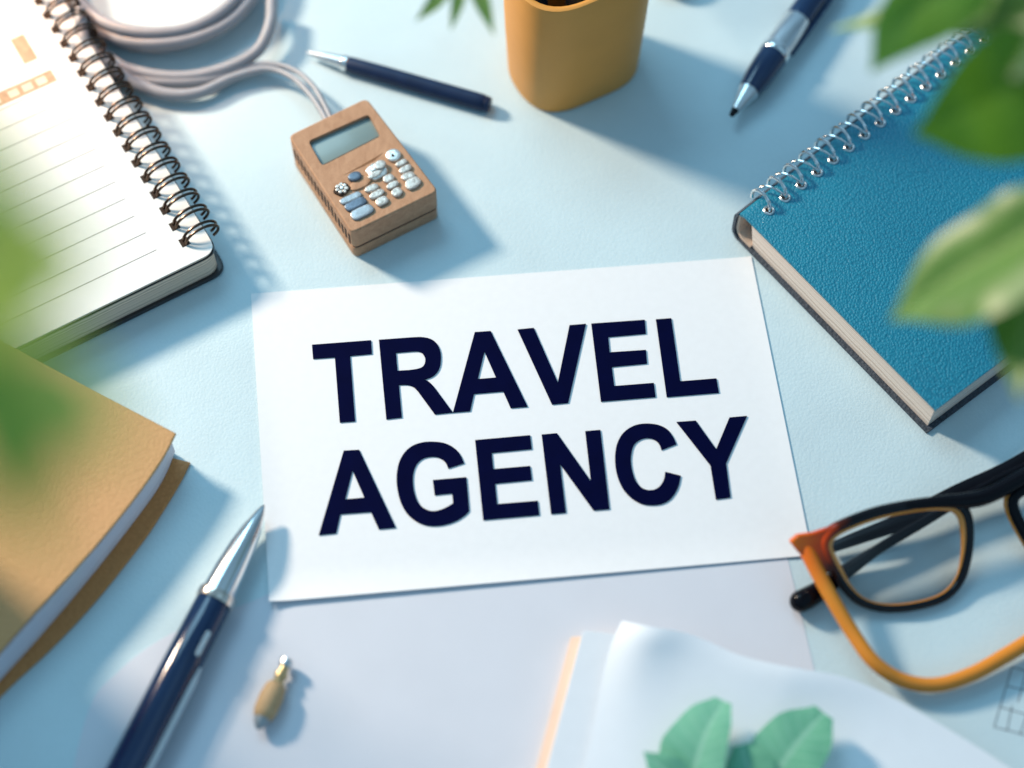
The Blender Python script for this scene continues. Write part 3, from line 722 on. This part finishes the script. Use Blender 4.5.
# ------------------------------------------------------------------ eyeglasses
gl = thing('eyeglasses', 'black and amber framed eyeglasses resting at the lower right', 'eyeglasses', at(900, 600))
def lz(px, py): return max(.24, 1.75-(py-(545-.28*(px-805)))*.018)
def gp(px, py, dz=0): return at(px, py, lz(px, py)+dz)
loop = [(824, 546), (829, 534), (846, 524), (880, 512), (925, 504), (952, 504), (964, 512), (968, 530), (967, 555), (960, 580), (944, 597), (915, 606), (885, 608), (862, 602), (846, 588), (833, 566)]
crn = at(795, 541, 2.3)-wloc(gl)
M['acetate'] = acetate('amber_to_black_acetate', (.78, .17, .012), (.0025, .0025, .005), crn, 2.6, ((.5, (.62, .06, .005)), (.78, (.06, .009, .003))))
M['amber_arm'] = acetate('red_to_amber_acetate', (.72, .10, .008), (.70, .25, .03), crn, 2.4, ((.5, (.74, .17, .016)),))
ctr = sum((gp(*p) for p in loop), V((0, 0, 0)))/len(loop)
g1, g2, g3 = gp(824, 546), gp(955, 506), gp(905, 600)
gn = (g2-g1).cross(g3-g1).normalized()
if gn.z < 0: gn = -gn
L1 = crom([gp(*p) for p in loop], 6, closed=True)
def shrink(P, c, k): return [c+(p-c)*k for p in P]
def rimw(P): return [.165+.075*max(0, min(1, (p.z-.3)/1.4)) for p in P]
obj('rim', tube(L1, rimw(L1), seg=14, closed=True, flat=(1.0, 1.0), up=gn), M['acetate'], gl)
L1i = [c+gn*.05 for c in shrink(L1, ctr, .93)]
L1i = [p+V((-.03, -.02, .03)) for p in L1i]
obj('inner_rim', tube(L1i, [.035+.09*max(0, min(1, (p.z-.5)/.8)) for p in L1i], seg=10, closed=True), M['amber'], gl)
bm = bmesh.new(); rows = []
for k in (.95, .8, .6, .4, .2):
    rows.append([bm.verts.new(p+gn*(.12*(1-k*k))) for p in shrink(L1, ctr, k)])
for Aa, Bb in zip(rows, rows[1:]):
    n = len(Aa)
    for i in range(n): bm.faces.new((Aa[i], Aa[(i+1) % n], Bb[(i+1) % n], Bb[i]))
bm.faces.new(rows[-1]); obj('lens', bm, M['lens'], gl)
loop2 = [(1012, 500), (1040, 482), (1080, 468), (1120, 466), (1136, 482), (1134, 515), (1112, 548), (1075, 566), (1046, 560), (1026, 536)]
def gp2(px, py, dz=0): return at(px, py, max(.3, 1.8-(py-(487-.28*(px-1010)))*.018)+dz)
L2 = crom([gp2(*p) for p in loop2], 6, closed=True); ctr2 = sum(L2, V((0, 0, 0)))/len(L2)
obj('rim', tube(L2, .24, seg=12, closed=True), M['black'], gl)
obj('inner_rim', tube([c-gn*.02 for c in shrink(L2, ctr2, 1.07)], .13, seg=10, closed=True), M['amber'], gl)
bm = bmesh.new(); rows = []
for k in (.95, .6, .25): rows.append([bm.verts.new(p+gn*(.12*(1-k*k))) for p in shrink(L2, ctr2, k)])
for Aa, Bb in zip(rows, rows[1:]):
    n = len(Aa)
    for i in range(n): bm.faces.new((Aa[i], Aa[(i+1) % n], Bb[(i+1) % n], Bb[i]))
bm.faces.new(rows[-1]); obj('lens', bm, M['lens'], gl)
br = crom([gp(905, 506, .05), gp(940, 502, .06), gp(962, 501, .08), at(982, 498, 1.85), at(1002, 489, 1.9), at(1024, 477, 1.9), at(1050, 468, 1.9)], 6)
obj('bridge', tube(br, [.20+.10*min(1, k/14) for k in range(len(br))], seg=14), M['black'], gl)
# cat-eye corner: a bevelled plate in the lens plane
cpl = [(789, 541), (797, 534), (812, 532), (830, 526), (852, 518), (856, 526), (838, 533), (829, 543), (829, 556), (834, 572), (826, 573), (812, 562), (798, 552)]
cpt = [gp(*p, .02) for p in cpl]
bm = bmesh.new(); f_ = bm.faces.new([bm.verts.new(p+gn*.16) for p in cpt])
rx_ = bmesh.ops.extrude_face_region(bm, geom=[f_]); bmesh.ops.translate(bm, vec=-gn*.34, verts=[v for v in rx_['geom'] if isinstance(v, bmesh.types.BMVert)])
bmesh.ops.recalc_face_normals(bm, faces=bm.faces)
bmesh.ops.bevel(bm, geom=[e for e in bm.edges if e.calc_face_angle(0) > .6], offset=.08, segments=4, affect='EDGES', profile=.5, clamp_overlap=True)
obj('end_piece', bm, M['acetate'], gl, 60)
# black temple folded behind the lens, lying on the desk
tp = crom([at(1110, 432, 1.5), at(1060, 452, 1.35), at(1010, 474, 1.15), at(960, 500, .9), at(920, 524, .75), at(880, 548, .65), at(845, 572, .40), at(816, 593, .46), at(791, 606, .44)], 8)
n = len(tp)
def tw(t): return .62-.50*min(1, t/.45) if t < .45 else .12+.0*t
tpl = [0]
for k in range(1, n): tpl.append(tpl[-1]+(tp[k]-tp[k-1]).length)
Lt = tpl[-1]
def trad(d):
    e = Lt-d; r = .19+.21*max(0, min(1, 1-(e-.7)/3.2))
    return r*math.sqrt(max(.03, 1-max(0, 1-e/.4)**2))
tp2 = [tp[0]]; 
for k in range(1, n):
    m_ = 5 if Lt-tpl[k] < .9 else 1
    for j in range(1, m_+1): tp2.append(tp[k-1].lerp(tp[k], j/m_))
dd_ = [0]
for k in range(1, len(tp2)): dd_.append(dd_[-1]+(tp2[k]-tp2[k-1]).length)
obj('temple', tube(tp2, [trad(d) for d in dd_], seg=16), M['black'], gl, label='black temple folded behind the lens')
bd = crom([at(1110, 425, 1.35), at(1060, 447, 1.2), at(1010, 473, 1.05), at(960, 494, .85), at(905, 520, .7), at(860, 537, .5), at(828, 549, .35)], 8)
obj('temple_side', tube(bd, [.62-.42*k/(len(bd)-1) for k in range(len(bd))], seg=14, flat=(1, .22), up=V((.1, .1, 1))), M['black'], gl)
am = crom([at(804, 545, 1.62), at(810, 557, 1.55), at(819, 575, 1.4), at(834, 602, 1.2), at(852, 632, 1.0), at(874, 662, .9), at(902, 680, .6), at(935, 685, .45), at(970, 675, .45), at(1005, 656, .5), at(1040, 634, .6), at(1080, 605, .8)], 8)
obj('temple', tube(am, [.30-.04*math.sin(math.pi*k/(len(am)-1)) for k in range(len(am))], seg=14), M['amber_arm'], gl, label='amber curved temple in front')

# ------------------------------------------------------------------ potted plant, its leaves reaching in at the right
def station(*P): return [at(*p) for p in P]
plx = at(1180, 330)
pr = thing('leafy_plant', 'potted plant whose glossy green leaves hang in front of the blue notebook at right', 'plant', V((plx.x+6, plx.y, 0)))
pc = V((plx.x+6, plx.y, 0))
obj('pot', lathe(pc, V((0, 0, 1)), [(0, 3), (.2, 3.2), (6, 4), (6.8, 4.4), (7, 4.3), (6.6, 3.9), (6.2, 3.6)], 48), M['terracotta'], pr)
obj('soil', lathe(pc+V((0, 0, 6)), V((0, 0, 1)), [(0, 3.5), (.3, 3.4), (.5, 2), (.55, .5)], 32), M['soil'], pr)
def stemto(p, r=.16): obj('stem', tube(crom([pc+V((random.uniform(-.8, .8), random.uniform(-.8, .8), 6.3)), pc*.75+p*.25+V((0, 0, 9)), p+V((2.5, .3, .8)), p], 8), r, seg=8), M['stem'], pr)
Zr = 21
RL = [ # midrib px, half widths upper/lower, material
 ([(1090, 45, Zr+1), (1020, 88, Zr+1), (965, 115, Zr), (913, 135, Zr-.5)], [.3, 1.9, 1.75, 1.1, .05], [.3, 1.6, 1.5, .9, .05], 'leaf_bright', .12),
 ([(1085, 185, Zr+.8), (1020, 236, Zr-.6), (955, 274, Zr-2), (890, 320, Zr-3.4)], [.3, 1.9, 2.35, 1.75, .05], [.2, 1.15, 1.2, .95, .04], 'leaf_pale', .42),
 ([(1075, 240, Zr-1.4), (1046, 285, Zr-1.6), (1026, 330, Zr-1.8), (1020, 400, Zr-2)], [.2, 1.2, 1.3, .8, .04], [.2, 1.2, 1.3, .8, .04], 'leaf_pale', .15),
 ([(1080, -40, Zr+2), (1000, -8, Zr+.6), (920, 8, Zr-.8), (832, 30, Zr-2.4)], [.3, 1.5, 1.3, .6, .04], [.3, 1.7, 1.2, .5, .04], 'leaf_pale', .15),
 ([(1000, -50, Zr+1), (950, -12, Zr+1), (905, 22, Zr), (871, 72, Zr-1)], [.3, 1.0, 1.1, .8, .04], [.3, .9, 1.0, .7, .04], 'leaf_mid', .2),
 ([(1100, 60, Zr+2), (1060, 30, Zr+2), (1020, 20, Zr+1.5), (985, 30, Zr+1)], [.3, 1.6, 1.7, 1.0, .05], [.3, 1.6, 1.7, 1.0, .05], 'leaf_dark', .15),
]
for i, (mid, wl, wr, m_, cup_) in enumerate(RL):
    P = station(*mid)
    fc_ = V((-.5, .05, .87)) if m_ == 'leaf_pale' else None
    obj('leaf', leaf(P, wl, wr, facing=fc_, cup=cup_, wave=.02, seed=20+i), M[m_], pr)
    stemto(P[0])
# ------------------------------------------------------------------ second plant, very near the lens at the left
pc = V(at(-185, 555)); PH = 10  # unseen tall pot, placed here so its shadow falls on the lower left
pl = thing('leafy_plant', 'out of focus plant with yellow green leaves hanging over the tan book at left', 'plant', pc)
obj('pot', lathe(pc, V((0, 0, 1)), [(0, 3), (.2, 3.2), (PH-1, 4.2), (PH-.2, 4.5), (PH, 4.4), (PH-.4, 4), (PH-.8, 3.8)], 48), M['terracotta'], pl)
obj('soil', lathe(pc+V((0, 0, PH-1)), V((0, 0, 1)), [(0, 3.7), (.3, 3.5), (.5, 2), (.55, .5)], 32), M['soil'], pl)
Zl = 40
LL = [
 ([(-60, 100, Zl+1), (-20, 150, Zl+1), (8, 195, Zl+1), (26, 245, Zl)], [.1, .45, .4, .03], 'leaf_yellow'),
 ([(-70, 215, Zl+1), (-10, 255, Zl+1), (24, 285, Zl), (76, 300, Zl)], [.3, 1.0, 1.05, .03], 'leaf_yellow'),
 ([(-60, 340, Zl), (-12, 395, Zl), (12, 455, Zl), (34, 570, Zl-1)], [.15, .55, .62, .5, .03], 'leaf_mid'),
 ([(-40, 350, Zl), (20, 388, Zl), (75, 415, Zl), (135, 440, Zl)], [.1, .7, .7, .03], 'leaf_yellow'),
]
for i, (mid, wl, m_) in enumerate(LL):
    P = station(*mid)
    obj('leaf', leaf(P, wl, None, cup=.2, wave=.02, seed=40+i), M[m_], pl)
    obj('stem', tube(crom([pc+V((random.uniform(-.8, .8), random.uniform(-.8, .8), PH-.5)), pc*.8+P[0]*.2+V((-1.5, 0, 10)), P[0]+V((-2.5, .3, -1)), P[0]], 8), .14, seg=8), M['stem'], pl)
rl = random.Random(11)
for i in range(34):     # unseen foliage added left of the frame to shade the lower left
    t = rl.uniform(0, 2*math.pi); el = rl.uniform(.15, 1.45); r_ = rl.uniform(3.5, 9.5)
    d_ = V((math.cos(t)*math.cos(el)*.62, math.sin(t)*math.cos(el), math.sin(el)*1.15))
    b_ = pc+V((0, 0, PH-.4)); e_ = b_+d_*r_; e2_ = e_+V((d_.x, d_.y, -.25))*rl.uniform(2.2, 3.2)
    obj('stem', tube(crom([b_, b_+d_*r_*.5+V((0, 0, .5)), e_], 5), .1, seg=6), M['stem'], pl)
    obj('leaf', leaf([e_, e_.lerp(e2_, .5)+V((0, 0, .35)), e2_], [.15, 1.3, 1.1, .03], facing=V((0, 0, 1)), n=12, m=4, cup=.2, seed=60+i), M[['leaf_mid', 'leaf_dark', 'leaf_yellow'][i % 3]], pl)

# ------------------------------------------------------------------ light
w = bpy.data.worlds.new('World'); S.world = w; w.use_nodes = True
nt = w.node_tree; bg = nt.nodes['Background']
tc = nt.nodes.new('ShaderNodeTexCoord'); sp = nt.nodes.new('ShaderNodeSeparateXYZ'); nt.links.new(tc.outputs['Generated'], sp.inputs[0])
c = ramp(nt, sp.outputs[2], .0, .8, (.12, .23, .34), (.33, .60, .82))
sd_ = node(nt, 'ShaderNodeTexNoise', i_Scale=1.6, i_Detail=1.0); nt.links.new(tc.outputs['Generated'], sd_.inputs[0])
c = mixcol(nt, 1.0, c, ramp(nt, sd_.outputs[0], .38, .62, (.55, .55, .55), (1.25, 1.25, 1.25)), 'MULTIPLY')
nt.links.new(c, bg.inputs[0]); bg.inputs[1].default_value = .86

def area(name, pos, target, size, power, col, shape='DISK'):
    l = bpy.data.lights.new(name, 'AREA'); l.shape = shape; l.size = size; l.energy = power; l.color = col
    o = bpy.data.objects.new(name, l); COL.objects.link(o); o.location = pos
    o.rotation_euler = (V(target)-V(pos)).to_track_quat('-Z', 'Y').to_euler(); return o
ld = V((-.835, .55, .60)).normalized()
area('window_light', ld*135, (0, 0, 0), 20, 266000, (1.0, .82, .64))
fill_l = area('blue_fill_panel', (-45, 85, 115), (0, 0, 0), 66, 66000, (.45, .79, 1.0), 'RECTANGLE'); fill_l.data.size_y = 60  # added bluish fill for soft shade and streak reflections, no actual window
sl = bpy.data.lights.new('flare_spot', 'SPOT'); sl.energy = 85000; sl.color = (1.0, .45, .18); sl.spot_size = R(24); sl.spot_blend = 1.0; sl.shadow_soft_size = 3  # added spot imitating the warm lens flare at upper left, no real lamp
so = bpy.data.objects.new('flare_spot', sl); COL.objects.link(so)
tp_ = at(80, 12); so.location = V((tp_.x-16, tp_.y+14, 38)); so.rotation_euler = (tp_-so.location).to_track_quat('-Z', 'Y').to_euler()

# ------------------------------------------------------------------ camera
cd = bpy.data.cameras.new('camera'); cam = bpy.data.objects.new('camera', cd); COL.objects.link(cam)
cam.location = CAM; cam.rotation_euler = (TILT, 0, 0)
cd.sensor_width = 36; cd.lens = FPX*36/1024; cd.clip_start = .5; cd.clip_end = 1000
cd.dof.use_dof = True; cd.dof.focus_distance = DIST+.1; cd.dof.aperture_fstop = cd.lens*1e-3/2.15; cd.dof.aperture_blades = 0
print('fstop', cd.dof.aperture_fstop)
S.camera = cam
S.render.resolution_x, S.render.resolution_y = 1024, 768
S.render.engine = 'CYCLES'
S.cycles.use_denoising = True
S.cycles.max_bounces = 8; S.cycles.transparent_max_bounces = 8
S.view_settings.view_transform = 'Standard'; S.view_settings.look = 'None'; S.view_settings.exposure = 0; S.view_settings.gamma = 1
